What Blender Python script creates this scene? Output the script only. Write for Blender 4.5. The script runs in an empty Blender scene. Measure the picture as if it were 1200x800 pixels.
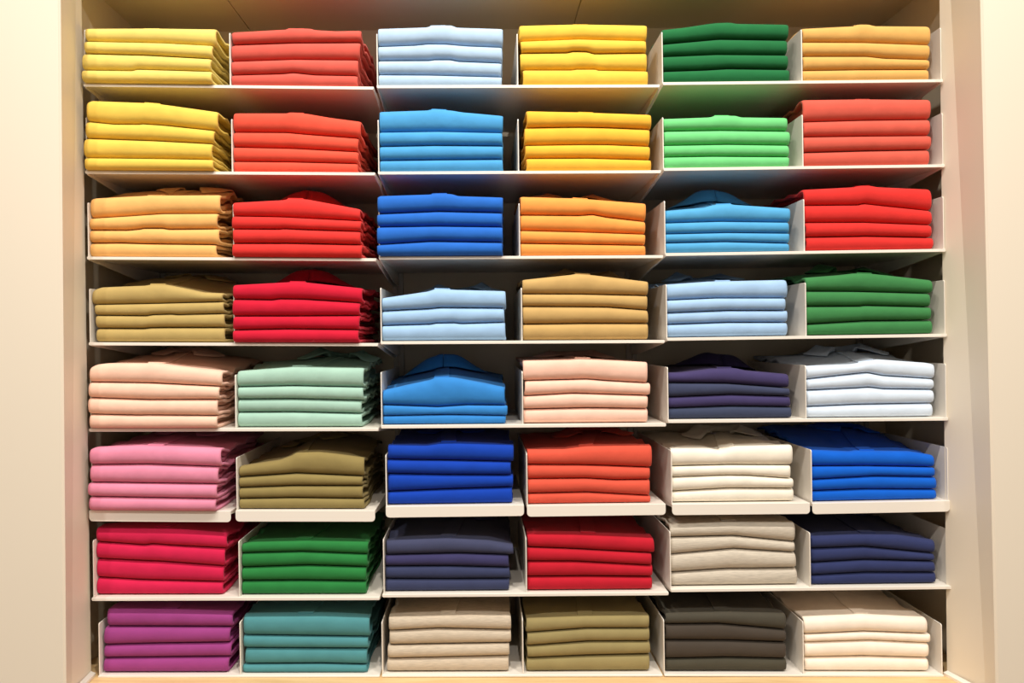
import bpy, bmesh, math, random
from mathutils import Vector, Matrix

random.seed(7)
SC = bpy.context.scene
COL = SC.collection
R = math.radians

# ------------------------------------------------------------------ camera model
F = 961.0                       # focal length in pixels of the 1200 px wide frame
CX, CY = 579.0, 398.0           # principal point
DIST = 1.75                     # camera to the front edge of the shelving
EYE = 1.45
YAW, ROLL = R(0.95), R(0.80)
CAM = Vector((0.0, -DIST, EYE))
_f = Vector((math.sin(YAW), math.cos(YAW), 0))
_r0 = Vector((math.cos(YAW), -math.sin(YAW), 0))
_u0 = Vector((0, 0, 1))
_r = _r0 * math.cos(ROLL) - _u0 * math.sin(ROLL)
_u = _u0 * math.cos(ROLL) + _r0 * math.sin(ROLL)


def at(px, py, Y=0.0):
    d = _f * F + _r * (px - CX) - _u * (py - CY)
    return CAM + d * ((Y - CAM.y) / d.y)


cam_d = bpy.data.cameras.new('camera')
cam = bpy.data.objects.new('camera', cam_d)
COL.objects.link(cam)
m = Matrix.Identity(4)
for i in range(3):
    m[i][0], m[i][1], m[i][2], m[i][3] = _r[i], _u[i], -_f[i], CAM[i]
cam.matrix_world = m
cam_d.sensor_fit = 'HORIZONTAL'
cam_d.sensor_width = 36
cam_d.lens = F / 1200 * 36
cam_d.shift_x = (600 - CX) / 1200
cam_d.shift_y = (CY - 400) / 1200
cam_d.clip_start = 0.05
SC.camera = cam

# ------------------------------------------------------------------ helpers


def lin(c):
    c = c / 255.0
    return c / 12.92 if c <= 0.04045 else ((c + 0.055) / 1.055) ** 2.4


def rgb(t, k=1.0):
    return tuple(min(0.95, lin(c) * k) for c in t) + (1.0,)


def new_mat(name):
    mt = bpy.data.materials.new(name)
    mt.use_nodes = True
    nt = mt.node_tree
    return mt, nt, nt.nodes['Principled BSDF']


def cloth(name, col, heather=0.0):
    mt, nt, b = new_mat(name)
    N, L = nt.nodes, nt.links
    tc = N.new('ShaderNodeTexCoord')
    b.inputs['Roughness'].default_value = 0.88
    b.inputs['Specular IOR Level'].default_value = 0.18
    try:
        b.inputs['Sheen Weight'].default_value = 0.06
        b.inputs['Sheen Roughness'].default_value = 0.5
    except KeyError:
        pass
    # dye variation, or the flecks of a heather yarn
    mp = N.new('ShaderNodeMapping')
    mp.inputs['Scale'].default_value = (18, 60, 300) if heather else (14, 14, 14)
    nz = N.new('ShaderNodeTexNoise')
    nz.inputs['Scale'].default_value = 3.0 if heather else 2.0
    nz.inputs['Detail'].default_value = 4
    rp = N.new('ShaderNodeValToRGB')
    k = heather if heather else 0.05
    rp.color_ramp.elements[0].position = 0.3
    rp.color_ramp.elements[1].position = 0.7
    rp.color_ramp.elements[0].color = tuple(c * (1 - k) for c in col[:3]) + (1,)
    rp.color_ramp.elements[1].color = tuple(min(0.97, c * (1 + k)) for c in col[:3]) + (1,)
    L.new(tc.outputs['Object'], mp.inputs['Vector'])
    L.new(mp.outputs['Vector'], nz.inputs['Vector'])
    L.new(nz.outputs['Fac'], rp.inputs['Fac'])
    L.new(rp.outputs['Color'], b.inputs['Base Color'])
    # pique knit plus soft wrinkles
    kn = N.new('ShaderNodeTexNoise')
    kn.inputs['Scale'].default_value = 700
    wr = N.new('ShaderNodeTexNoise')
    wr.inputs['Scale'].default_value = 26
    wr.inputs['Detail'].default_value = 2
    L.new(tc.outputs['Object'], kn.inputs['Vector'])
    L.new(tc.outputs['Object'], wr.inputs['Vector'])
    b1 = N.new('ShaderNodeBump')
    b1.inputs['Strength'].default_value = 0.25
    b1.inputs['Distance'].default_value = 0.0006
    b2 = N.new('ShaderNodeBump')
    b2.inputs['Strength'].default_value = 0.35
    b2.inputs['Distance'].default_value = 0.004
    L.new(kn.outputs['Fac'], b1.inputs['Height'])
    L.new(wr.outputs['Fac'], b2.inputs['Height'])
    L.new(b2.outputs['Normal'], b1.inputs['Normal'])
    L.new(b1.outputs['Normal'], b.inputs['Normal'])
    return mt


def painted(name, col, rough=0.45, spec=0.4, var=0.03, bump=0.05, scale=9):
    mt, nt, b = new_mat(name)
    N, L = nt.nodes, nt.links
    tc = N.new('ShaderNodeTexCoord')
    nz = N.new('ShaderNodeTexNoise')
    nz.inputs['Scale'].default_value = scale
    nz.inputs['Detail'].default_value = 5
    rp = N.new('ShaderNodeValToRGB')
    rp.color_ramp.elements[0].color = tuple(c * (1 - var) for c in col[:3]) + (1,)
    rp.color_ramp.elements[1].color = tuple(min(0.97, c * (1 + var)) for c in col[:3]) + (1,)
    bp = N.new('ShaderNodeBump')
    bp.inputs['Strength'].default_value = bump
    bp.inputs['Distance'].default_value = 0.001
    n2 = N.new('ShaderNodeTexNoise')
    n2.inputs['Scale'].default_value = 300
    L.new(tc.outputs['Object'], nz.inputs['Vector'])
    L.new(tc.outputs['Object'], n2.inputs['Vector'])
    L.new(nz.outputs['Fac'], rp.inputs['Fac'])
    L.new(rp.outputs['Color'], b.inputs['Base Color'])
    L.new(n2.outputs['Fac'], bp.inputs['Height'])
    L.new(bp.outputs['Normal'], b.inputs['Normal'])
    b.inputs['Roughness'].default_value = rough
    b.inputs['Specular IOR Level'].default_value = spec
    return mt


def wood(name, c1, c2):
    mt, nt, b = new_mat(name)
    N, L = nt.nodes, nt.links
    tc = N.new('ShaderNodeTexCoord')
    mp = N.new('ShaderNodeMapping')
    mp.inputs['Scale'].default_value = (2.2, 34, 34)
    nz = N.new('ShaderNodeTexNoise')
    nz.inputs['Scale'].default_value = 2.5
    nz.inputs['Detail'].default_value = 8
    nz.inputs['Distortion'].default_value = 1.0
    rp = N.new('ShaderNodeValToRGB')
    rp.color_ramp.elements[0].position = 0.3
    rp.color_ramp.elements[1].position = 0.72
    rp.color_ramp.elements[0].color = c1
    rp.color_ramp.elements[1].color = c2
    L.new(tc.outputs['Object'], mp.inputs['Vector'])
    L.new(mp.outputs['Vector'], nz.inputs['Vector'])
    L.new(nz.outputs['Fac'], rp.inputs['Fac'])
    L.new(rp.outputs['Color'], b.inputs['Base Color'])
    b.inputs['Roughness'].default_value = 0.45
    return mt


def link(name, verts, faces, mat, parent=None, smooth=False, recalc=True):
    me = bpy.data.meshes.new(name)
    me.from_pydata([tuple(v) for v in verts], [], faces)
    if recalc:
        bm = bmesh.new()
        bm.from_mesh(me)
        bmesh.ops.recalc_face_normals(bm, faces=bm.faces)
        bm.to_mesh(me)
        bm.free()
    if smooth:
        me.polygons.foreach_set('use_smooth', [True] * len(me.polygons))
    me.materials.append(mat)
    o = bpy.data.objects.new(name, me)
    COL.objects.link(o)
    if parent:
        o.parent = parent
        o.matrix_parent_inverse = Matrix.Translation(-parent.location)
    return o


def empty(name, loc):
    o = bpy.data.objects.new(name, None)
    o.location = loc
    o.empty_display_size = 0.03
    COL.objects.link(o)
    return o


def tag(o, label, cat, group=None):
    o['label'] = label
    o['category'] = cat
    if group:
        o['group'] = group


def structure(o, label=None):
    o['kind'] = 'structure'
    if label:
        o['label'] = label


def prism(poly, axis, a, b):
    """Extrude a plan polygon (list of 2-tuples) along an axis from a to b: verts, faces."""
    n = len(poly)
    def p(q, t):
        if axis == 'x':
            return (t, q[0], q[1])
        if axis == 'y':
            return (q[0], t, q[1])
        return (q[0], q[1], t)
    v = [p(q, a) for q in poly] + [p(q, b) for q in poly]
    f = [tuple(range(n)), tuple(range(2 * n - 1, n - 1, -1))]
    f += [(i, (i + 1) % n, n + (i + 1) % n, n + i) for i in range(n)]
    return v, f


def bevel(o, w=0.0008, seg=2):
    md = o.modifiers.new('bevel', 'BEVEL')
    md.width = w
    md.segments = seg
    md.limit_method = 'ANGLE'
    md.angle_limit = R(40)
    return o


def sstep(a, b, t):
    t = max(0.0, min(1.0, (t - a) / (b - a)))
    return t * t * (3 - 2 * t)


def interp(pts, x):
    if x <= pts[0][0]:
        return pts[0][1]
    for (x0, y0), (x1, y1) in zip(pts, pts[1:]):
        if x <= x1:
            t = (x - x0) / max(1e-9, x1 - x0)
            return y0 + (y1 - y0) * t
    return pts[-1][1]


# ------------------------------------------------------------------ materials
M_METAL = painted('white_powder_coated_metal', rgb((240, 233, 222)), 0.28, 0.6, 0.015, 0.03)
M_LINE = painted('cream_laminate', rgb((226, 212, 188)), 0.42, 0.4, 0.02, 0.02, 3)
M_PANEL = painted('cream_panel', rgb((236, 225, 206)), 0.5, 0.35, 0.02, 0.02, 2)
M_POST = painted('grey_white_upright_metal', rgb((196, 190, 180)), 0.45, 0.4, 0.02, 0.03)
M_WOOD = wood('pale_wood', rgb((218, 180, 126)), rgb((236, 204, 152)))
M_FLOOR = wood('light_floor_boards', rgb((150, 120, 90)), rgb((178, 146, 112)))

# ------------------------------------------------------------------ shelving measurements
# front edge of every shelf: (row, module) -> left and right end of the deck's front edge
EDGE = {
    (0, 0): ((98, 98), (438, 101.5)), (0, 1): ((441.5, 100), (773, 99)), (0, 2): ((776.5, 96.3), (1105, 92.8)),
    (1, 0): ((100, 200), (439.5, 202)), (1, 1): ((443, 201), (774.5, 199.4)), (1, 2): ((777.5, 196.8), (1107, 192.4)),
    (2, 0): ((102, 300.5), (441, 302.5)), (2, 1): ((444, 300.6), (777, 298.8)), (2, 2): ((779.5, 296.4), (1108, 291.4)),
    (3, 0): ((104, 401), (443, 402)), (3, 1): ((446, 399.8), (779, 398.2)), (3, 2): ((781.5, 395.7), (1109.5, 391)),
    (4, 0): ((104.5, 502), (443.5, 501.3)), (4, 1): ((446.5, 498.4), (780.5, 496)), (4, 2): ((783, 492), (1111, 489)),
    (5, 0): ((104.5, 597.6), (270.5, 598.6)), (5, 1): ((276, 598), (439.5, 598)), (5, 2): ((452, 593.4), (614, 591.4)),
    (5, 3): ((617.5, 592.4), (780, 590.2)), (5, 4): ((787.5, 590.6), (949, 589)), (5, 5): ((951.8, 589.5), (1113, 586.4)),
    (6, 0): ((107.5, 700.3), (445, 699.2)), (6, 1): ((448, 696.2), (783.5, 693.6)), (6, 2): ((786, 690), (1116, 686.3)),
    (7, 0): ((115, 791.5), (445, 791)), (7, 1): ((447.5, 790.8), (776.5, 790.2)), (7, 2): ((778.5, 790), (1106, 790.6)),
}
PLATES = [   # divider front edges: (px at mid height) and the top pixel row
    [(99, 34), (269, 38), (440.3, 39), (606, 39), (774.5, 37), (939.2, 34), (1104, 32)],
    [(100.3, 137), (271.3, 139), (441.8, 140), (607, 139), (776, 137), (940.3, 134), (1105.2, 132)],
    [(102.5, 237), (273.2, 239), (442.5, 239), (608.3, 238), (778, 235), (942, 233), (1106.3, 230)],
    [(104.5, 338), (273.8, 338), (445, 337), (611, 337), (779.6, 333), (944, 331), (1109, 328)],
    [(105.8, 438), (275.5, 439), (446, 436), (612, 435), (780, 430), (944, 428), (1110, 426)],
    [(107.5, 539), (277, 536), (448, 533), (614.5, 531), (781, 528), (948.3, 527), (1112.7, 524)],
    [(109, 633), (279.8, 634), (449.2, 632), (616.3, 630), (783.4, 623), (949, 624), (1114.5, 621)],
    [(115.5, 730), (281, 729), (446.8, 729), (612.3, 725), (777, 726), (941, 728), (1105.8, 731)],
]
DEPTH = 0.385       # shelf depth
T_DECK = 0.0035
PLATE_T = 0.0022
LIP = 0.0065


def module_of(r, c):
    return c if r == 5 else c // 2


def deck_line(r, mi):
    a, b = EDGE[(r, mi)]
    return at(a[0], a[1], 0), at(b[0], b[1], 0)


def deck_z(r, c, x):
    A, B = deck_line(r, module_of(r, c))
    return A.z + (B.z - A.z) * (x - A.x) / (B.x - A.x)


COLS = [
    ['lemon yellow', 'coral red', 'pale blue', 'golden yellow', 'dark green', 'sandy tan'],
    ['yellow', 'orange red', 'sky blue', 'amber yellow', 'mint green', 'salmon red'],
    ['light orange', 'red', 'strong blue', 'orange', 'sky blue', 'scarlet red'],
    ['khaki', 'crimson', 'pale blue', 'sandy khaki', 'light blue', 'green'],
    ['peach', 'seafoam green', 'bright blue', 'pale pink', 'navy', 'icy white'],
    ['pink', 'olive', 'cobalt blue', 'coral orange', 'ivory', 'royal blue'],
    ['raspberry red', 'green', 'greyish navy', 'crimson', 'heather grey', 'dark navy'],
    ['purple', 'teal', 'oatmeal', 'olive', 'charcoal', 'cream'],
]
RGB = [
    [(232, 208, 112), (208, 88, 76), (168, 194, 220), (232, 190, 72), (28, 102, 56), (216, 168, 94)],
    [(230, 196, 86), (226, 82, 62), (72, 150, 204), (233, 176, 58), (108, 200, 124), (208, 90, 74)],
    [(234, 180, 108), (218, 52, 48), (36, 100, 190), (234, 152, 74), (80, 158, 206), (212, 48, 44)],
    [(182, 158, 98), (198, 24, 52), (152, 186, 220), (190, 156, 98), (156, 188, 222), (58, 124, 70)],
    [(240, 198, 176), (160, 196, 180), (50, 128, 200), (238, 194, 174), (58, 56, 98), (210, 224, 240)],
    [(222, 138, 166), (140, 124, 76), (14, 62, 170), (212, 84, 64), (238, 230, 214), (8, 92, 200)],
    [(204, 32, 76), (40, 122, 60), (62, 62, 94), (184, 26, 44), (198, 188, 172), (46, 54, 96)],
    [(152, 64, 130), (78, 140, 146), (196, 182, 162), (148, 134, 90), (74, 66, 57), (246, 232, 216)],
]



def plate_x(r, pid, c_side):
    """Centre of a divider, kept on the deck that carries it."""
    mi = (min(pid, 5) if r == 5 else min(pid, 5) // 2)
    A, B = deck_line(r, mi)
    x = at(PLATES[r][pid][0], PLATES[r][pid][1], 0.004).x
    return min(max(x, A.x + PLATE_T / 2), B.x - PLATE_T / 2)




def build_shelf(r, mi, plate_ids, label):
    A, B = deck_line(r, mi)
    mid = (A + B) / 2
    root = empty('shelf', (mid.x, DEPTH / 2, mid.z))
    tag(root, label, 'shelf', 'white metal shelves of the shirt display')
    lip = {5: 0.0235, 7: 0.004}.get(r, LIP)
    # deck: a thin tray, level front to back
    def zx(x):
        return A.z + (B.z - A.z) * (x - A.x) / (B.x - A.x)
    vs, fs = [], []
    for x in (A.x, B.x):
        z = zx(x)
        for (y, dz) in ((0.0012, 0), (DEPTH, 0), (DEPTH, -T_DECK), (0.0012, -T_DECK)):
            vs.append((x, y, z + dz))
    fs = [(0, 1, 2, 3), (7, 6, 5, 4), (0, 4, 5, 1), (1, 5, 6, 2), (2, 6, 7, 3), (3, 7, 4, 0)]
    bevel(link('deck', vs, fs, M_METAL, root), 0.0006)
    # folded-down front lip with rounded lower corners
    rc = min(lip * 0.42, 0.008)
    out = []
    for (xa, sx) in ((A.x, 1), (B.x, -1)):
        pts = [(xa, zx(xa) - 0.0002)]
        for k in range(5):
            t = k / 4 * math.pi / 2
            pts.append((xa + sx * rc * (1 - math.cos(t)), zx(xa) - lip + rc - rc * math.sin(t)))
        out.append(pts)
    poly = out[0] + out[1][::-1]
    v, f = prism(poly, 'y', -0.0008, 0.0012)
    bevel(link('front_lip', v, f, M_METAL, root), 0.0004, 1)
    # tapering side brackets under the deck
    if r < 7:
        for (x, s) in ((A.x, 1), (B.x, -1)):
            z = zx(x) - T_DECK
            hb = 0.033
            poly = [(0.006, z), (DEPTH, z), (DEPTH, z - hb), (0.30, z - hb), (0.006, z - 0.004)]
            xa, xb = (x + 0.0004, x + 0.0028) if s > 0 else (x - 0.0028, x - 0.0004)
            v, f = prism(poly, 'x', xa, xb)
            bevel(link('bracket', v, f, M_METAL, root), 0.0004, 1)
    for pid in plate_ids:
        px, py = PLATES[r][pid]
        P = at(px, py, 0.004)
        x = plate_x(r, pid, 0)
        z0 = zx(x) + 0.0001
        z1 = P.z
        prof = [(0.004, z0), (DEPTH - 0.004, z0), (DEPTH - 0.004, z1), (0.008, z1), (0.0052, z1 - 0.001), (0.004, z1 - 0.004)]
        v, f = prism(prof, 'x', x - PLATE_T / 2, x + PLATE_T / 2)
        bevel(link('divider', v, f, M_METAL, root), 0.0004, 1)
    return root


ROWN = ['the top shelf', 'the second shelf down', 'the third shelf down', 'the fourth shelf down', 'the fifth shelf down',
        'the sixth shelf down', 'the seventh shelf down', 'the bottom shelf']
for r in range(8):
    if r == 5:
        for c in range(6):
            ids = [c] + ([6] if c == 5 else [])
            build_shelf(r, c, ids, 'white metal tray with deep front lip holding the %s shirts, sixth row down' % COLS[r][c])
    else:
        for mi in range(3):
            ids = [2 * mi, 2 * mi + 1] + ([6] if mi == 2 else [])
            a, b = COLS[r][2 * mi], COLS[r][2 * mi + 1]
            rn = ROWN[r].replace('the ', '').replace(' shelf', '') + (' row' if r in (0, 7) else '')
            rn = {0: 'top row', 7: 'bottom row on wood'}.get(r, rn.replace(' down', ' row down'))
            build_shelf(r, mi, ids, 'white metal shelf holding %s and %s shirts, %s' % (a, b, rn))

# ------------------------------------------------------------------ shirts
X0 = [90, 260, 430, 595, 760, 920]
Y0 = [[10] * 6, [110] * 6, [210] * 6, [310] * 6, [400] * 6, [500, 500, 500, 500, 490, 490],
      [605, 605, 600, 600, 595, 595], [695, 695, 695, 695, 690, 690]]
# per stack: front-edge extents of every shirt from the top, the curves between them (six times enlarged crops),
# the collar's highest point (px, py, depth) where it can be seen, and how far the front stands behind the shelf edge
S = {}


def st(r, c, xs, curves, collar=None, yf=None, heather=0.0):
    S[(r, c)] = (xs, curves, collar, yf, heather)


st(0, 0, [(60, 978), (50, 948), (38, 940), (38, 948)],
   [[(60, 128), (520, 126), (978, 132)], [(60, 225), (600, 236), (960, 255)], [(50, 308), (480, 320), (940, 345)],
    [(40, 425), (385, 430), (420, 420), (560, 424), (940, 435)]], None, -0.016)
st(0, 1, [(72, 978), (66, 968), (64, 955), (64, 950)],
   [[(72, 158), (455, 136), (465, 126), (620, 130), (650, 140), (800, 150), (978, 146)], [(65, 248), (500, 233), (975, 230)],
    [(62, 366), (500, 352), (965, 356)], [(62, 462), (420, 452), (500, 444), (650, 460), (955, 466)]])
st(0, 2, [(68, 952), (70, 948), (68, 945), (68, 945)],
   [[(65, 132), (430, 120), (445, 106), (595, 106), (630, 122), (952, 132)], [(65, 260), (330, 250), (430, 240), (560, 242), (700, 254), (952, 264)],
    [(68, 358), (440, 356), (470, 350), (590, 350), (640, 362), (948, 374)], [(65, 458), (440, 460), (945, 474)]])
st(0, 3, [(82, 980), (95, 975), (92, 982), (105, 982)],
   [[(82, 106), (500, 96), (980, 104)], [(90, 226), (500, 210), (980, 222)], [(95, 304), (420, 300), (460, 290), (560, 292), (610, 308), (975, 302)],
    [(95, 424), (460, 424), (480, 418), (620, 418), (640, 426), (980, 430)]])
st(0, 4, [(94, 985), (100, 980), (98, 985), (100, 995)],
   [[(90, 140), (250, 122), (450, 92), (590, 86), (620, 94), (970, 100)], [(95, 242), (500, 205), (980, 212)], [(100, 332), (480, 316), (980, 320)],
    [(100, 434), (400, 424), (560, 414), (985, 420)]])
st(0, 5, [(125, 1020), (124, 1018), (125, 1010), (125, 1010)],
   [[(125, 130), (500, 110), (520, 98), (600, 98), (640, 110), (1015, 112)], [(122, 230), (560, 232), (1015, 248)],
    [(125, 330), (580, 330), (700, 344), (1015, 354)], [(125, 432), (500, 426), (1010, 424)]])

st(1, 0, [(65, 985), (60, 960), (52, 950), (52, 952)],
   [[(70, 46), (100, 38), (470, 52), (490, 50), (630, 68), (985, 118)], [(65, 186), (250, 205), (430, 206), (450, 202), (600, 212), (960, 250)],
    [(60, 305), (540, 322), (955, 344)], [(55, 445), (510, 450), (960, 458)]], None, -0.016)
st(1, 1, [(78, 972), (75, 955), (74, 955), (74, 950)],
   [[(78, 126), (455, 126), (480, 118), (600, 130), (760, 158), (972, 186)], [(78, 262), (450, 264), (600, 278), (955, 305)],
    [(75, 368), (500, 378), (955, 402)], [(72, 470), (500, 474), (955, 486)]])
st(1, 2, [(80, 955), (85, 955), (85, 958), (85, 958)],
   [[(80, 114), (430, 102), (460, 92), (600, 104), (670, 116), (955, 142)], [(85, 264), (500, 258), (955, 268)], [(85, 364), (480, 356), (955, 360)],
    [(85, 464), (500, 458), (955, 454)]])
st(1, 3, [(130, 1005), (120, 1000), (122, 998), (130, 1005)],
   [[(130, 112), (500, 120), (1005, 138)], [(122, 232), (500, 226), (700, 230), (1000, 242)], [(122, 356), (500, 350), (700, 350), (1000, 362)],
    [(122, 448), (560, 446), (1000, 458)]])
st(1, 4, [(104, 982), (108, 992), (106, 990), (106, 990)],
   [[(102, 166), (440, 154), (475, 142), (620, 142), (660, 154), (982, 158)], [(105, 256), (500, 250), (985, 256)], [(108, 358), (560, 350), (990, 356)],
    [(105, 440), (450, 434), (990, 438)]])
st(1, 5, [(130, 1028), (132, 1020), (135, 1028), (135, 1020)],
   [[(130, 32), (560, 26), (1020, 30)], [(130, 190), (560, 178), (1020, 172)], [(135, 298), (560, 292), (1025, 288)], [(135, 406), (560, 394), (1025, 386)]])

st(2, 0, [(90, 1000), (82, 985), (85, 1000), (80, 975)],
   [[(90, 130), (130, 124), (480, 106), (500, 102), (540, 105), (1000, 102)], [(100, 270), (350, 255), (600, 238), (1000, 236)],
    [(82, 354), (350, 355), (440, 346), (460, 340), (600, 340), (640, 348), (990, 344)], [(90, 446), (300, 444), (500, 450), (960, 456)]],
   (225, 217.5, 0.10))
st(2, 1, [(75, 968), (72, 978), (75, 970), (72, 982)],
   [[(75, 158), (440, 138), (460, 126), (600, 134), (968, 204)], [(80, 256), (400, 262), (968, 290)], [(75, 346), (400, 348), (430, 344), (600, 352), (975, 364)],
    [(75, 446), (500, 446), (965, 456)]], (362, 225, 0.15), -0.016)
st(2, 2, [(78, 960), (75, 955), (75, 958), (75, 955)],
   [[(78, 110), (450, 98), (480, 90), (600, 96), (640, 110), (960, 120)], [(80, 238), (500, 220), (955, 230)], [(75, 332), (500, 326), (955, 332)],
    [(75, 456), (450, 432), (955, 440)]], None, -0.016)
st(2, 3, [(88, 970), (85, 965), (85, 968), (85, 968)],
   [[(88, 114), (430, 124), (500, 126), (970, 162)], [(90, 246), (500, 250), (600, 242), (700, 262), (965, 292)], [(88, 358), (500, 368), (965, 384)],
    [(85, 448), (500, 454), (965, 462)]], (670, 225, 0.15))
st(2, 4, [(115, 998), (112, 990), (112, 988), (112, 990)],
   [[(115, 214), (400, 190), (470, 170), (590, 164), (610, 170), (998, 196)], [(112, 306), (500, 294), (990, 300)], [(112, 384), (560, 374), (985, 378)],
    [(112, 446), (540, 436), (990, 448)]], (836, 224, 0.15))
st(2, 5, [(134, 1030), (138, 1030), (145, 1025), (150, 1040)],
   [[(132, 66), (510, 46), (540, 36), (620, 38), (660, 46), (1025, 62)], [(140, 180), (530, 176), (560, 166), (700, 182), (1025, 216)],
    [(140, 302), (560, 300), (1025, 318)], [(150, 404), (530, 398), (560, 396), (1030, 406)]], (985, 222, 0.16))

st(3, 0, [(105, 1020), (125, 1030), (132, 1035), (140, 1040)],
   [[(108, 172), (160, 154), (470, 142), (500, 134), (620, 136), (760, 164), (880, 190), (1020, 196)], [(120, 280), (560, 272), (1020, 260)],
    [(130, 354), (490, 358), (520, 350), (660, 346), (700, 350), (1030, 342)], [(135, 446), (470, 448), (500, 442), (640, 440), (1035, 440)]],
   (232, 315, 0.24))
st(3, 1, [(80, 988), (75, 968), (78, 965), (78, 960)],
   [[(80, 138), (460, 118), (520, 114), (988, 162)], [(85, 240), (350, 246), (400, 238), (560, 240), (970, 266)], [(80, 360), (500, 360), (965, 356)],
    [(80, 458), (460, 450), (965, 456)]], (364, 316.5, 0.18), -0.016)
st(3, 2, [(102, 978), (100, 965), (100, 975)],
   [[(102, 232), (430, 184), (480, 166), (600, 172), (978, 182)], [(105, 324), (440, 308), (520, 300), (975, 304)],
    [(100, 428), (450, 418), (480, 410), (620, 408), (660, 414), (970, 404)]], (538, 331, 0.2))
st(3, 3, [(102, 985), (105, 985), (105, 985), (105, 985)],
   [[(98, 104), (450, 66), (480, 60), (560, 64), (980, 114)], [(105, 204), (500, 206), (980, 216)], [(105, 292), (500, 294), (700, 296), (985, 318)],
    [(105, 418), (540, 412), (985, 412)]], (690, 309, 0.16))
st(3, 4, [(122, 975), (122, 965), (122, 980), (122, 975)],
   [[(118, 136), (430, 114), (975, 102)], [(120, 250), (480, 234), (965, 234)], [(120, 338), (560, 320), (965, 320)], [(120, 420), (560, 404), (975, 404)]],
   (823, 319, 0.22))
st(3, 5, [(146, 1040), (150, 1025), (150, 1028), (155, 1035)],
   [[(105, 100), (140, 88), (400, 68), (500, 56), (640, 60), (1035, 104)], [(148, 184), (500, 186), (1025, 200)],
    [(150, 292), (540, 290), (560, 284), (640, 286), (1025, 296)], [(155, 418), (560, 394), (1025, 388)]], (993, 309, 0.15))

st(4, 0, [(85, 1015), (80, 995), (78, 985), (85, 980)],
   [[(88, 180), (130, 160), (200, 152), (480, 152), (510, 145), (700, 172), (1010, 208)], [(95, 286), (500, 292), (1000, 316)],
    [(95, 396), (500, 410), (990, 408)], [(95, 512), (440, 520), (480, 518), (980, 522)]], (226, 405, 0.27), -0.016)
st(4, 1, [(108, 995), (112, 992), (105, 980), (103, 985)],
   [[(108, 206), (440, 180), (500, 174), (995, 184)], [(115, 320), (500, 312), (990, 322)], [(108, 405), (500, 402), (990, 414)],
    [(105, 498), (500, 496), (980, 508)]], (398, 409, 0.25))
st(4, 2, [(102, 972), (110, 985), (102, 975)],
   [[(95, 345), (450, 268), (480, 252), (600, 250), (972, 320)], [(100, 446), (500, 462), (700, 448), (975, 450)], [(105, 522), (560, 512), (975, 520)]],
   (520, 416, 0.2))
st(4, 3, [(108, 985), (118, 1000), (108, 985), (107, 985)],
   [[(108, 130), (450, 122), (500, 116), (640, 122), (980, 142)], [(115, 276), (560, 264), (700, 276), (985, 292)], [(110, 384), (460, 364), (980, 380)],
    [(108, 476), (560, 466), (985, 472)]], (672, 411, 0.24))
st(4, 4, [(128, 990), (128, 990), (128, 1000), (128, 1005)],
   [[(125, 218), (240, 216), (450, 190), (620, 186), (690, 202), (990, 228)], [(125, 290), (560, 296), (990, 328)], [(130, 392), (580, 372), (990, 384)],
    [(130, 470), (580, 454), (1000, 460)]], (843, 413, 0.24))
st(4, 5, [(150, 1050), (152, 1045), (152, 1042), (150, 1035)],
   [[(145, 172), (490, 158), (660, 124), (1000, 148), (1045, 156)], [(150, 266), (500, 226), (590, 218), (700, 240), (1045, 262)],
    [(152, 344), (520, 328), (600, 322), (700, 334), (1040, 338)], [(152, 460), (500, 444), (1035, 434)]], (990, 402, 0.2))

st(5, 0, [(90, 1010), (98, 995), (82, 985), (88, 975)],
   [[(92, 155), (120, 145), (360, 136), (420, 132), (600, 138), (1010, 154)], [(100, 268), (500, 264), (990, 282)], [(90, 392), (500, 398), (985, 404)],
    [(90, 492), (500, 500), (975, 508)]], (230, 505, 0.27), -0.017)
st(5, 1, [(106, 995), (106, 990), (106, 992), (115, 1000)],
   [[(105, 282), (400, 235), (480, 205), (520, 180), (680, 176), (800, 190), (995, 220)], [(105, 356), (520, 330), (985, 350)], [(110, 430), (500, 416), (990, 416)],
    [(110, 508), (500, 502), (995, 508)]], (366, 507, 0.26))
st(5, 2, [(145, 1028), (140, 1015), (145, 1025), (145, 1025)],
   [[(145, 124), (420, 130), (520, 112), (640, 110), (1028, 126)], [(145, 230), (560, 236), (1015, 246)], [(145, 330), (560, 338), (1015, 340)],
    [(145, 458), (560, 440), (1020, 424)]], (528, 502, 0.24))
st(5, 3, [(126, 1010), (126, 1000), (126, 1000), (128, 1008)],
   [[(122, 160), (400, 158), (560, 135), (1000, 128)], [(122, 268), (500, 270), (700, 276), (1000, 288)], [(122, 368), (560, 364), (760, 376), (1000, 372)],
    [(122, 470), (560, 460), (1000, 486)]], (694, 501, 0.24))
st(5, 4, [(136, 1015), (138, 1002), (145, 1022), (142, 1020)],
   [[(132, 212), (430, 212), (500, 225), (620, 196), (1000, 188)], [(138, 340), (560, 330), (1010, 332)], [(140, 415), (560, 400), (700, 402), (1010, 424)],
    [(145, 515), (560, 492), (1020, 492)]], (846, 499, 0.24))
st(5, 5, [(176, 1050), (176, 1050), (176, 1065), (176, 1068)],
   [[(172, 222), (480, 238), (510, 230), (900, 236), (1045, 258)], [(175, 340), (560, 338), (1048, 346)], [(175, 432), (560, 410), (640, 405), (1060, 412)],
    [(175, 512), (560, 498), (1065, 500)]], (990, 497, 0.26))

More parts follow.
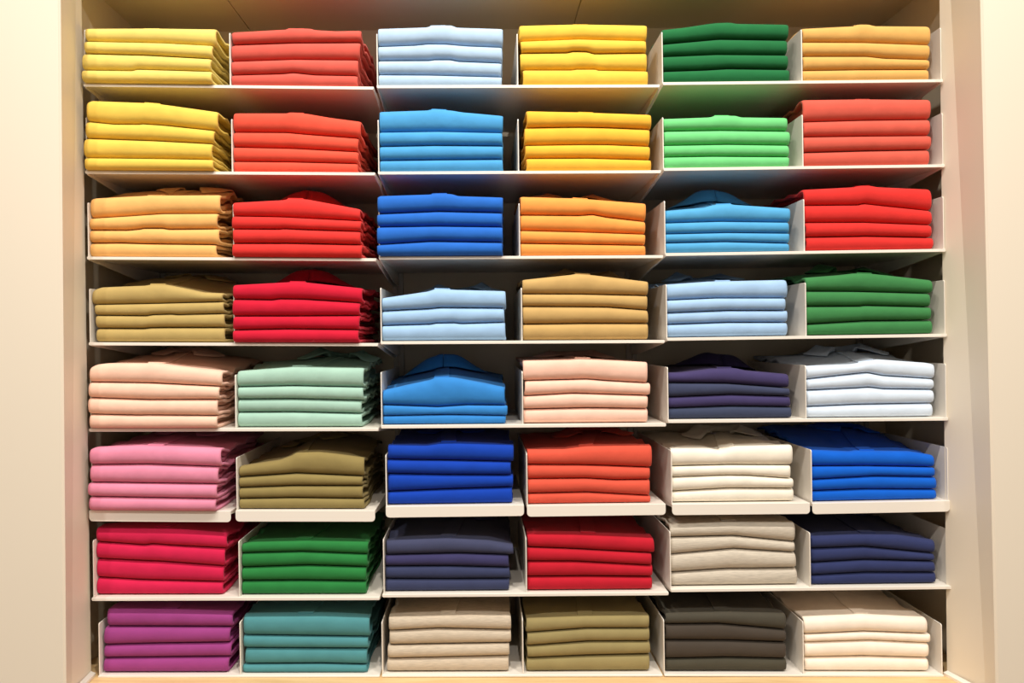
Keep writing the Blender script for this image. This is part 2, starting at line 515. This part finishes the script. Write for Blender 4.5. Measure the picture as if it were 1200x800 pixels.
st(6, 0, [(140, 1055), (130, 1035), (120, 1025), (120, 1025)],
   [[(140, 76), (700, 85), (1055, 124)], [(140, 180), (480, 205), (520, 196), (680, 208), (1040, 226)], [(120, 298), (500, 316), (600, 320), (1025, 352)],
    [(118, 432), (450, 452), (1025, 466)]])
st(6, 1, [(135, 1025), (132, 1020), (130, 1010), (125, 1010)],
   [[(135, 196), (200, 180), (600, 168), (1025, 178)], [(135, 260), (560, 250), (1020, 268)], [(135, 362), (600, 346), (1015, 358)],
    [(125, 455), (560, 452), (1015, 458)]])
st(6, 2, [(135, 1028), (130, 1000), (130, 1005), (128, 1002)],
   [[(135, 203), (220, 196), (560, 182), (850, 200), (1028, 232)], [(130, 306), (650, 294), (1000, 305)], [(130, 382), (560, 380), (1000, 392)],
    [(130, 470), (560, 472), (1000, 468)]])
st(6, 3, [(140, 1032), (140, 1015), (140, 1018), (136, 1012)],
   [[(138, 148), (480, 154), (1020, 185)], [(138, 250), (450, 262), (1015, 292)], [(138, 346), (480, 346), (1015, 376)], [(135, 456), (560, 452), (1012, 456)]])
st(6, 4, [(150, 1030), (152, 1030), (152, 1038), (160, 1048)],
   [[(140, 118), (560, 98), (1020, 102)], [(148, 208), (600, 198), (1030, 242)], [(150, 330), (600, 288), (1030, 314)],
    [(155, 456), (560, 430), (690, 430), (1040, 424)]], None, None, 0.16)
st(6, 5, [(182, 1052), (182, 1050), (182, 1055), (182, 1060)],
   [[(182, 200), (500, 186), (800, 190), (1045, 228)], [(182, 288), (560, 274), (1050, 322)], [(182, 390), (560, 368), (1050, 378)],
    [(182, 475), (560, 455), (1055, 455)]])

st(7, 0, [(210, 1090), (195, 1078), (195, 1085), (188, 1065)],
   [[(210, 112), (700, 122), (1090, 138)], [(200, 238), (1080, 240)], [(195, 366), (560, 356), (1080, 348)], [(190, 458), (1075, 448)]])
st(7, 1, [(150, 1035), (155, 1030), (165, 1020), (150, 1020)],
   [[(150, 160), (700, 155), (1035, 172)], [(150, 298), (1030, 310)], [(160, 386), (1025, 390)], [(155, 504), (700, 500), (1020, 508)]])
st(7, 2, [(150, 1010), (155, 1010), (150, 1005), (145, 1000)],
   [[(150, 170), (700, 154), (1010, 158)], [(150, 268), (500, 250), (1005, 262)], [(150, 370), (1005, 354)], [(150, 460), (1000, 440)]], None, None, 0.15)
st(7, 3, [(130, 995), (135, 995), (135, 1000), (135, 1000)],
   [[(130, 182), (560, 164), (995, 160)], [(130, 282), (560, 250), (995, 250)], [(135, 374), (560, 342), (1000, 340)], [(135, 460), (560, 442), (1000, 432)]])
st(7, 4, [(120, 965), (120, 965), (120, 965), (120, 970)],
   [[(115, 172), (560, 164), (965, 176)], [(120, 250), (500, 246), (965, 290)], [(120, 364), (560, 366), (965, 378)], [(120, 496), (560, 486), (965, 496)]])
st(7, 5, [(140, 1005), (140, 1025), (140, 1012), (140, 1008)],
   [[(135, 205), (560, 185), (850, 202), (1000, 208)], [(135, 324), (560, 304), (1010, 320)], [(135, 376), (600, 362), (1020, 382)],
    [(135, 486), (560, 478), (1010, 490)]])

# shirts of one stack that differ slightly in dye lot, from the top
DYE = {
    (4, 4): [(64, 56, 98), (58, 64, 90), (64, 56, 98), (58, 66, 90)],
    (6, 2): [(64, 68, 96), (58, 55, 95), (54, 60, 92), (57, 63, 94)],
    (7, 4): [(73, 69, 59), (71, 63, 55), (71, 63, 55), (72, 68, 56)],
}
NX = 52
ARC = 10
EXP = 0.86


def ushell(xl, xr, Zt, Zb, yf, L, ts, bulge, lo, hi, seedv, edge_amp, ybase):
    """A folded sheet: top layer, rounded fold at the front, bottom layer; closed rim at the two sides and the back."""
    rnd = random.Random(seedv)
    ph = [rnd.uniform(0, 6.28) for _ in range(6)]
    yy = [ybase + L] + [ybase + t for t in (0.298, 0.258, 0.22, 0.184, 0.150, 0.120, 0.092, 0.068, 0.046, 0.028)]
    verts, faces = [], []
    npf = 2 * len(yy) + ARC + 1
    for j in range(NX):
        u = j / (NX - 1)
        # tighter stations near the sides
        uu = 0.5 - 0.5 * math.cos(math.pi * u)
        uu = 0.55 * u + 0.45 * uu
        d_end = min(u, 1 - u) * (xr - xl)
        for inner in (0, 1):
            off = ts * inner
            for k in range(npf):
                if k < len(yy):
                    y = yy[k]
                    side, a = 1, None
                elif k >= npf - len(yy):
                    y = yy[npf - 1 - k]
                    side, a = -1, None
                else:
                    a = math.pi / 2 - math.pi * (k - len(yy)) / ARC
                    y = None
                # side edge wander
                yl = y if y is not None else yf + bulge * 0.5
                s_par = k / npf
                wob = edge_amp * math.sin(yl * 24 + ph[0]) * sstep(yf + 0.01, yf + 0.08, yl)
                wob += 0.0012 * math.sin(s_par * 6.28 + ph[2])
                x = xl + (xr - xl) * uu + wob * (1 - 2 * uu) * (1 if uu < 0.5 else -1) * (1 if uu >= 0.5 else 1)
                if y is None:
                    yprobe = yf + bulge
                    zt, zb = Zt(x, yprobe), Zb(x, yprobe)
                    oo = min(off, 0.42 * (zt - zb))
                    zt, zb = zt - oo, zb + oo
                    b = max(0.0012, bulge - off)
                    ca, sa = math.cos(a), math.sin(a)
                    h2 = (zt - zb) / 2
                    # the fold slackens a little towards its two ends
                    pin = 0.003 * (1 - sstep(0, 0.014, d_end)) ** 2
                    y = yf + bulge - b * (abs(ca) ** EXP) + pin * abs(ca)
                    z = (zt + zb) / 2 + h2 * (abs(sa) ** EXP) * (1 if sa >= 0 else -1) * (1 - 0.06 * (1 - sstep(0, 0.007, d_end)))
                else:
                    zt, zb = Zt(x, y), Zb(x, y)
                    oo = min(off, 0.42 * (zt - zb))
                    z = (zt - oo) if side > 0 else (zb + oo)
                if y > -0.0045:
                    x = min(max(x, lo), hi)
                verts.append((x, y, z))
    def idx(j, inner, k):
        return (j * 2 + inner) * npf + k
    for j in range(NX - 1):
        for k in range(npf - 1):
            faces.append((idx(j, 0, k), idx(j + 1, 0, k), idx(j + 1, 0, k + 1), idx(j, 0, k + 1)))
            faces.append((idx(j, 1, k + 1), idx(j + 1, 1, k + 1), idx(j + 1, 1, k), idx(j, 1, k)))
        for k in (0, npf - 1):
            faces.append((idx(j, 0, k), idx(j, 1, k), idx(j + 1, 1, k), idx(j + 1, 0, k)))
    for j in (0, NX - 1):
        for k in range(npf - 1):
            faces.append((idx(j, 0, k), idx(j, 0, k + 1), idx(j, 1, k + 1), idx(j, 1, k)))
    return verts, faces


POS4 = ['topmost', 'second from top', 'third from top', 'bottom']
POS3 = ['topmost', 'middle', 'bottom']
SHELFN = ['on the top shelf', 'second shelf down', 'third shelf down', 'fourth shelf down', 'fifth shelf down', 'sixth shelf down',
          'seventh shelf down', 'on the bottom shelf']
EXTRA = {(2, 1): 'beside light orange', (2, 5): 'beside the end wall', (3, 0): 'beside crimson', (3, 3): 'between blue stacks',
         (3, 2): 'beside crimson', (3, 4): 'beside green', (6, 2): 'beside green', (6, 5): 'beside heather grey', (7, 3): 'beside charcoal'}


def collar_mesh(xc, yc, ztop, hc, a, b, style):
    """Polo collar: stand and turned-down leaf round the neck opening, the two leaf points at the front."""
    prof = [(0.80, 0.0), (0.88, 0.50), (0.95, 0.92), (1.03, 1.0), (1.18, 0.86), (1.45, 0.48), (1.72, 0.12)]
    n = 36
    verts, faces = [], []
    half = {'peak': 179.5, 'open': 150, 'flat': 160}[style]
    for i in range(n + 1):
        phi = R(-half + 2 * half * i / n)
        fr = sstep(-0.2, 0.95, -math.cos(phi))           # 1 towards the front
        side = abs(math.sin(phi))
        for (q, w) in prof:
            lengthen = {'peak': 0.8 + 0.5 * side, 'open': 0.7 + 1.5 * fr, 'flat': 0.8 + 0.4 * fr}[style]
            qq = q if q <= 1.03 else 1.03 + (q - 1.03) * lengthen
            x = xc + a * qq * math.sin(phi)
            y = yc + b * qq * math.cos(phi)
            if style == 'open':
                y = max(y, yc - 0.105)
            z0 = ztop(x, y)
            if style == 'peak':
                wv = 0.55 + 0.45 * fr
            elif style == 'open':
                wv = 0.55 + 0.5 * side * side - 0.25 * fr + 0.12 * math.sin(phi + xc * 5)
            else:
                wv = 0.9 - 0.25 * fr
            verts.append((x, y, z0 + 0.0008 + w * hc * wv))
    m_ = len(prof)
    for i in range(n):
        for k in range(m_ - 1):
            faces.append((i * m_ + k, (i + 1) * m_ + k, (i + 1) * m_ + k + 1, i * m_ + k + 1))
    return verts, faces


STYLE = {(2, 3): 'open', (2, 4): 'peak', (3, 1): 'peak', (4, 2): 'peak', (4, 5): 'open', (5, 4): 'open', (4, 3): 'open', (2, 1): 'peak', (4, 4): 'peak',
         (3, 2): 'open', (3, 4): 'open', (4, 1): 'open', (3, 3): 'open', (3, 5): 'open', (5, 3): 'open'}


def build_stack(r, c):
    xs, curves, collar, yf, heather = S[(r, c)]
    if yf is None:
        yf = [0.005, 0.005, 0.005, 0.005, 0.010, 0.010, 0.012, 0.010][r]
    n = len(xs)
    ox, oy = X0[c], Y0[r][c]
    yref = yf + 0.003
    name_c = COLS[r][c]
    mat = cloth('%s_pique' % name_c.replace(' ', '_') + '_r%dc%d' % (r, c), rgb(RGB[r][c]), heather)
    # curves to world: lists of (x, z)
    W = []
    for cv in curves:
        pts = []
        for (x, y) in cv:
            P = at(ox + x / 6.0, oy + y / 6.0, yref)
            pts.append((P.x, P.z))
        W.append(pts)
    lo = plate_x(r, c, 0) + PLATE_T / 2 + 0.0012
    hi = plate_x(r, c + 1, 0) - PLATE_T / 2 - 0.0012
    mi = module_of(r, c)
    A, B = deck_line(r, mi)
    lo = max(lo, A.x + 0.001)
    hi = min(hi, B.x - 0.001)
    # smooth every curve a little
    def curve(i, x):
        if i == n:
            return deck_z(r, c, x) + 0.0004
        s = 0.0
        for d, w in ((-0.0018, 0.25), (0, 0.5), (0.0018, 0.25)):
            s += w * interp(W[i], x + d)
        return s
    zfloor = lambda x: deck_z(r, c, x)
    # head room under the shelf above
    xm = (lo + hi) / 2
    if r > 0:
        head = min(deck_z(r - 1, c, lo), deck_z(r - 1, c, hi)) - T_DECK - 0.0075
    else:
        head = zfloor(xm) + 0.20
    ztf = max(curve(0, xm), curve(0, lo + 0.04), curve(0, hi - 0.04))
    hc_min = 0.007
    if collar:
        P = at(collar[0], collar[1], collar[2])
        zp = min(P.z, head)
        xc, ycol = P.x, collar[2]
        chigh = {'peak': 0.030, 'open': 0.020, 'flat': 0.010}[STYLE.get((r, c), 'flat')]
        rise = max(0.0, zp - chigh - curve(0, xm))
        hc = max(hc_min, zp - curve(0, xm) - rise)
    else:
        xc, ycol = xm + 0.01, 0.25
        hc = 0.010 if r < 6 else 0.008
        rise = 0.006 if r < 6 else 0.0
    over = ztf + rise + hc - head
    if over > 0:
        rise = max(-0.004, rise - over)
    xc = min(max(xc, lo + 0.075), hi - 0.075)
    phase = random.uniform(0, 6.28)
    lam = random.uniform(55, 85)
    xl_s = min(at(ox + q[0] / 6.0, oy, yref).x for q in xs)
    xr_s = max(at(ox + q[1] / 6.0, oy, yref).x for q in xs)

    def Z(i, x, y):
        z = curve(i, x)
        fr = (n - i) / n
        s = sstep(yf + 0.03, max(0.10, ycol), y)
        if i < n:
            z += rise * fr * s
            e = 1 - sstep(0.0, 0.05, min(x - xl_s, xr_s - x))
            z += (0.0045 * math.sin(y * lam + phase) - 0.004) * e * sstep(yf + 0.015, yf + 0.07, y) * min(1.0, fr * 1.6)
            z += 0.0012 * math.sin(x * 31 + y * 19 + phase) * fr * sstep(yf + 0.02, yf + 0.1, y)
        return z

    # the curves must stay ordered
    def ZT(i):
        def g(x, y):
            z = Z(i, x, y)
            return max(z, Z(i + 1, x, y) + 0.006) if i + 1 <= n else z
        return g
    ph = POS4 if n == 4 else POS3
    for i in range(n):
        px_l, px_r = xs[i]
        pyv = oy + curves[i][0][1] / 6.0
        if (r, c) in DYE:
            mat = cloth('%s_pique_dye_r%dc%d_%d' % (name_c.replace(' ', '_'), r, c, i), rgb(DYE[(r, c)][i]))
        xl = at(ox + px_l / 6.0, pyv + 8, yref).x
        xr = at(ox + px_r / 6.0, oy + curves[i][-1][1] / 6.0 + 8, yref).x
        yfi = yf + random.uniform(-0.0015, 0.002)
        Li = 0.345
        top = ZT(i)
        bot = (lambda x, y, i=i: ZT(i + 1)(x, y)) if i + 1 < n else (lambda x, y: zfloor(x) + 0.0004)
        Zt = lambda x, y: top(x, y) - gap(y)
        Zb = lambda x, y: bot(x, y) + gap(y)
        gap = lambda y: 0.0006 + 0.0006 * sstep(yf + 0.012, yf + 0.06, y)
        xmid = (xl + xr) / 2
        h = Zt(xmid, yfi + 0.01) - Zb(xmid, yfi + 0.01)
        ts = min(0.0062, 0.30 * h)
        bulge = min(0.017, 0.56 * h)
        base = Vector((xmid, yfi + Li / 2, Zb(xmid, 0.1)))
        root = empty('polo_shirt', base)
        ex = EXTRA.get((r, c))
        shade = name_c
        lab = '%s %s folded polo shirt in stack %s' % (ph[i], shade, SHELFN[r])
        if i == n - 1:
            lab = 'bottom %s folded polo shirt of stack %s' % (shade, SHELFN[r])
        if ex:
            lab = lab.replace('folded polo shirt', 'polo shirt') + ', ' + ex
        tag(root, lab, 'shirt', '%s polo shirts %s' % (name_c, SHELFN[r]))
        v, f = ushell(xl, xr, Zt, Zb, yfi, Li, ts, bulge, lo, hi, r * 100 + c * 10 + i, 0.003, yf)
        link('body', v, f, mat, root, True)
        # the folded-in sides and sleeves, seen between the two layers at the ends
        t2 = ts + 0.0007
        def Zt2(x, y):
            a_, b_ = Zt(x, y), Zb(x, y)
            return max(a_ - t2, (a_ + b_) / 2 + 0.0005)

        def Zb2(x, y):
            a_, b_ = Zt(x, y), Zb(x, y)
            return min(b_ + t2, (a_ + b_) / 2 - 0.0005)
        h2 = max(0.002, h - 2 * t2)
        v, f = ushell(xl + 0.014, xr - 0.014, Zt2, Zb2, yfi + ts + 0.004, Li - ts - 0.012, h2 * 0.46, min(bulge * 0.8, h2 * 0.45), lo, hi,
                      r * 100 + c * 10 + i + 5000, 0.005, yf)
        link('folded_sleeve', v, f, mat, root, True)
        if i == 0:
            def ztop(x, y):
                return Zt(min(max(x, xl), xr), y)
            a, b = 0.052, 0.040
            yc = min(ycol + b * 0.9, yfi + Li - b * 1.95)
            cv, cf = collar_mesh(xc, yc, ztop, hc, a, b, STYLE.get((r, c), 'flat'))
            o = link('collar', cv, cf, mat, root, True, False)
            sd = o.modifiers.new('cloth', 'SOLIDIFY')
            sd.thickness = 0.002
            sd.offset = 1
            # placket running from the neck to the front fold
            pv, pf = [], []
            ny = 16
            y0, y1 = yfi + bulge * 1.05, yc - b * 0.75
            for q in range(ny + 1):
                y = y0 + (y1 - y0) * q / ny
                for (dx, dz) in ((-0.0165, 0.0002), (-0.0160, 0.0026), (0.0160, 0.0026), (0.0165, 0.0002)):
                    xx = xmid + (xc - xmid) * (y - y0) / max(0.01, y1 - y0) - 0.004 + dx
                    pv.append((xx, y, ztop(xx, y) + dz))
            for q in range(ny):
                for k in range(3):
                    pf.append((q * 4 + k, q * 4 + k + 1, q * 4 + 5 + k, q * 4 + 4 + k))
            pf.append((0, 1, 2, 3))
            pf.append((ny * 4 + 3, ny * 4 + 2, ny * 4 + 1, ny * 4))
            link('placket', pv, pf, mat, root, False)


for key in sorted(S):
    build_stack(*key)

# ------------------------------------------------------------------ the niche
ZC = at(563, -49, 0).z                              # niche ceiling
_L, _R = deck_line(7, 0)[0], deck_line(7, 2)[1]


def _lin(x):
    return _L.z + (_R.z - _L.z) * (x - _L.x) / (_R.x - _L.x)


_drop = max(_lin(p.x) - p.z for q in range(3) for p in deck_line(7, q)) + 0.0042


def zbase(x):
    """Top of the wooden base: it follows the slight lean of the trays standing on it."""
    return _lin(x) - _drop


ZB = min(zbase(-1.0), zbase(1.1))
YB = 0.402                                          # back wall
YF = -0.12                                          # front face of the side panels
XNL = at(76, 398, 0).x
XNR = at(1144, 398, 0).x

# uprights: slotted channels against the back wall
for (px, lab) in ((104.5, 'slotted white metal upright behind the yellow and orange stacks at the end wall'),
                  (446, 'slotted white metal upright behind the pale blue stack beside crimson, fourth shelf down'),
                  (779, 'slotted white metal upright behind the divider between sandy khaki and light blue'),
                  (1109, 'slotted white metal upright behind the green, icy white and royal blue stacks')):
    P = at(px, 398, 0)
    w, g = 0.013, 0.003
    x = min(max(P.x, XNL + 0.02), XNR - 0.02)
    vs, fs = [], []
    for (xa, xb, ya, yb) in ((x - w, x - g, DEPTH + 0.001, DEPTH + 0.014), (x + g, x + w, DEPTH + 0.001, DEPTH + 0.014), (x - g, x + g, DEPTH + 0.010, DEPTH + 0.014)):
        v, f = prism([(xa, ya), (xb, ya), (xb, yb), (xa, yb)], 'z', zbase(x) + 0.0005 if zbase(x - w) < zbase(x) else zbase(x - w), ZC)
        k = len(vs)
        vs += v
        fs += [tuple(q + k for q in t) for t in f]
    o = link('upright_post', vs, fs, M_POST)
    tag(o, lab, 'upright', 'slotted uprights carrying the shelves')

v, f = prism([(XNL - 0.02, YB), (XNR + 0.02, YB), (XNR + 0.02, YB + 0.02), (XNL - 0.02, YB + 0.02)], 'z', ZB - 0.02, ZC + 0.02)
structure(link('wall_back', v, f, M_LINE))
v, f = prism([(XNL - 0.02, 0.012), (XNL, 0.012), (XNL, YB), (XNL - 0.02, YB)], 'z', ZB - 0.02, ZC)
structure(link('wall_left', v, f, M_LINE))
v, f = prism([(XNR, 0.012), (XNR + 0.02, 0.012), (XNR + 0.02, YB), (XNR, YB)], 'z', ZB - 0.02, ZC)
structure(link('wall_right', v, f, M_LINE))
# niche ceiling of panels meeting in narrow joints
vs, fs = [], []
cuts = [XNL - 0.02, at(238, 398, 0).x, at(702, 398, 0).x, XNR + 0.02]
for xa, xb in zip(cuts, cuts[1:]):
    v, f = prism([(xa + 0.001, 0.0), (xb - 0.001, 0.0), (xb - 0.001, YB + 0.02), (xa + 0.001, YB + 0.02)], 'z', ZC, ZC + 0.018)
    k = len(vs)
    vs += v
    fs += [tuple(q + k for q in t) for t in f]
v, f = prism([(cuts[0], 0.0), (cuts[-1], 0.0), (cuts[-1], YB + 0.02), (cuts[0], YB + 0.02)], 'z', ZC + 0.0182, ZC + 0.03)
k = len(vs)
vs += v
fs += [tuple(q + k for q in t) for t in f]
structure(link('ceiling', vs, fs, M_LINE))

# side panels: a broad cream front face turning into the niche
for (nm, s, ft, fb, bt, bb) in (('trim_1', -1, 70, 76.5, 95.5, 107), ('trim_2', 1, 1150, 1168, 1101, 1110)):
    z0, z1 = 0.0, EYE + 1.35
    vs = []
    def xz(pt, pb, Y, z):
        T, Bm = at(pt, 0, Y), at(pb, 800, Y)
        t = (z - Bm.z) / (T.z - Bm.z)
        return Bm.x + (T.x - Bm.x) * t
    xo = s * 2.6
    for z in (z0, z1):
        xf, xb = xz(ft, fb, YF, z), xz(bt, bb, 0.012, z)
        vs += [(xo, YF, z), (xf - s * -0.004, YF, z), (xf, YF + 0.004, z), (xb, 0.012, z), (xo, 0.012, z)]
    fs = [(0, 1, 2, 3, 4), (9, 8, 7, 6, 5)] + [(i, (i + 1) % 5, 5 + (i + 1) % 5, 5 + i) for i in range(5)]
    structure(link(nm, vs, fs, M_PANEL))
    # small white skirting where the panel meets the wooden base
    vs = []
    for (Y, ) in ((YF + 0.02,), (0.010,)):
        t = (Y - YF) / (0.012 - YF)
        xw = xz(ft, fb, YF, ZB) * (1 - t) + xz(bt, bb, 0.012, ZB) * t
        for (dx, dz) in ((0.0003, 0.0003), (0.010, 0.0003), (0.010, 0.006), (0.0003, 0.010)):
            vs.append((xw - s * dx, Y, zbase(xw) + dz))
    fs = [(0, 1, 2, 3), (7, 6, 5, 4)] + [(i, (i + 1) % 4, 4 + (i + 1) % 4, 4 + i) for i in range(4)]
    structure(link('baseboard_left' if s < 0 else 'baseboard_right', vs, fs, M_METAL))

# wooden base under the bottom row
XL, XR = at(70, 793, 0).x, at(1150, 793, 0).x
v = []
for x in (XNL, XNR):
    v += [(x, -0.10, 0.0), (x, 0.40, 0.0), (x, 0.40, zbase(x)), (x, -0.10, zbase(x))]
f = [(0, 1, 2, 3), (7, 6, 5, 4), (0, 4, 5, 1), (1, 5, 6, 2), (2, 6, 7, 3), (3, 7, 4, 0)]
o = bevel(link('wooden_base', v, f, M_WOOD), 0.003, 2)
tag(o, 'pale wooden base board running along under the bottom row of shirts', 'base')

v, f = prism([(-5, -6), (5, -6), (5, 0.5), (-5, 0.5)], 'z', -0.05, 0.0)
structure(link('floor', v, f, M_FLOOR))

# ------------------------------------------------------------------ light
def spot(x, y, z, tx, tz, power, size=1.0, col=(1.0, 0.94, 0.86), rad=0.03):
    l = bpy.data.lights.new('ceiling_spot', 'SPOT')
    l.energy = power
    l.color = col
    l.spot_size = R(75) * size
    l.spot_blend = 0.8
    l.shadow_soft_size = rad
    o = bpy.data.objects.new('ceiling_spot', l)
    o.location = (x, y, z)
    d = Vector((tx, 0, tz)) - Vector((x, y, z))
    o.rotation_euler = d.to_track_quat('-Z', 'Y').to_euler()
    COL.objects.link(o)


for x in (-0.85, 0.1, 1.0):          # row of spots close to the display
    spot(x, -1.35, EYE + 2.5, x * 0.75, EYE - 0.3, 140)
for x in (-1.5, 0.2, 1.8):            # a second row further out in the shop
    spot(x, -3.2, EYE + 2.65, x * 0.4, EYE - 0.1, 132)

w = bpy.data.worlds.new('world')
SC.world = w
w.use_nodes = True
bg = w.node_tree.nodes['Background']
bg.inputs['Color'].default_value = (1.0, 0.89, 0.76, 1)
bg.inputs['Strength'].default_value = 0.33

SC.view_settings.view_transform = 'Standard'
SC.view_settings.look = 'None'
SC.view_settings.gamma = 1.0
SC.view_settings.exposure = 0.0
SC.view_settings.use_curve_mapping = False
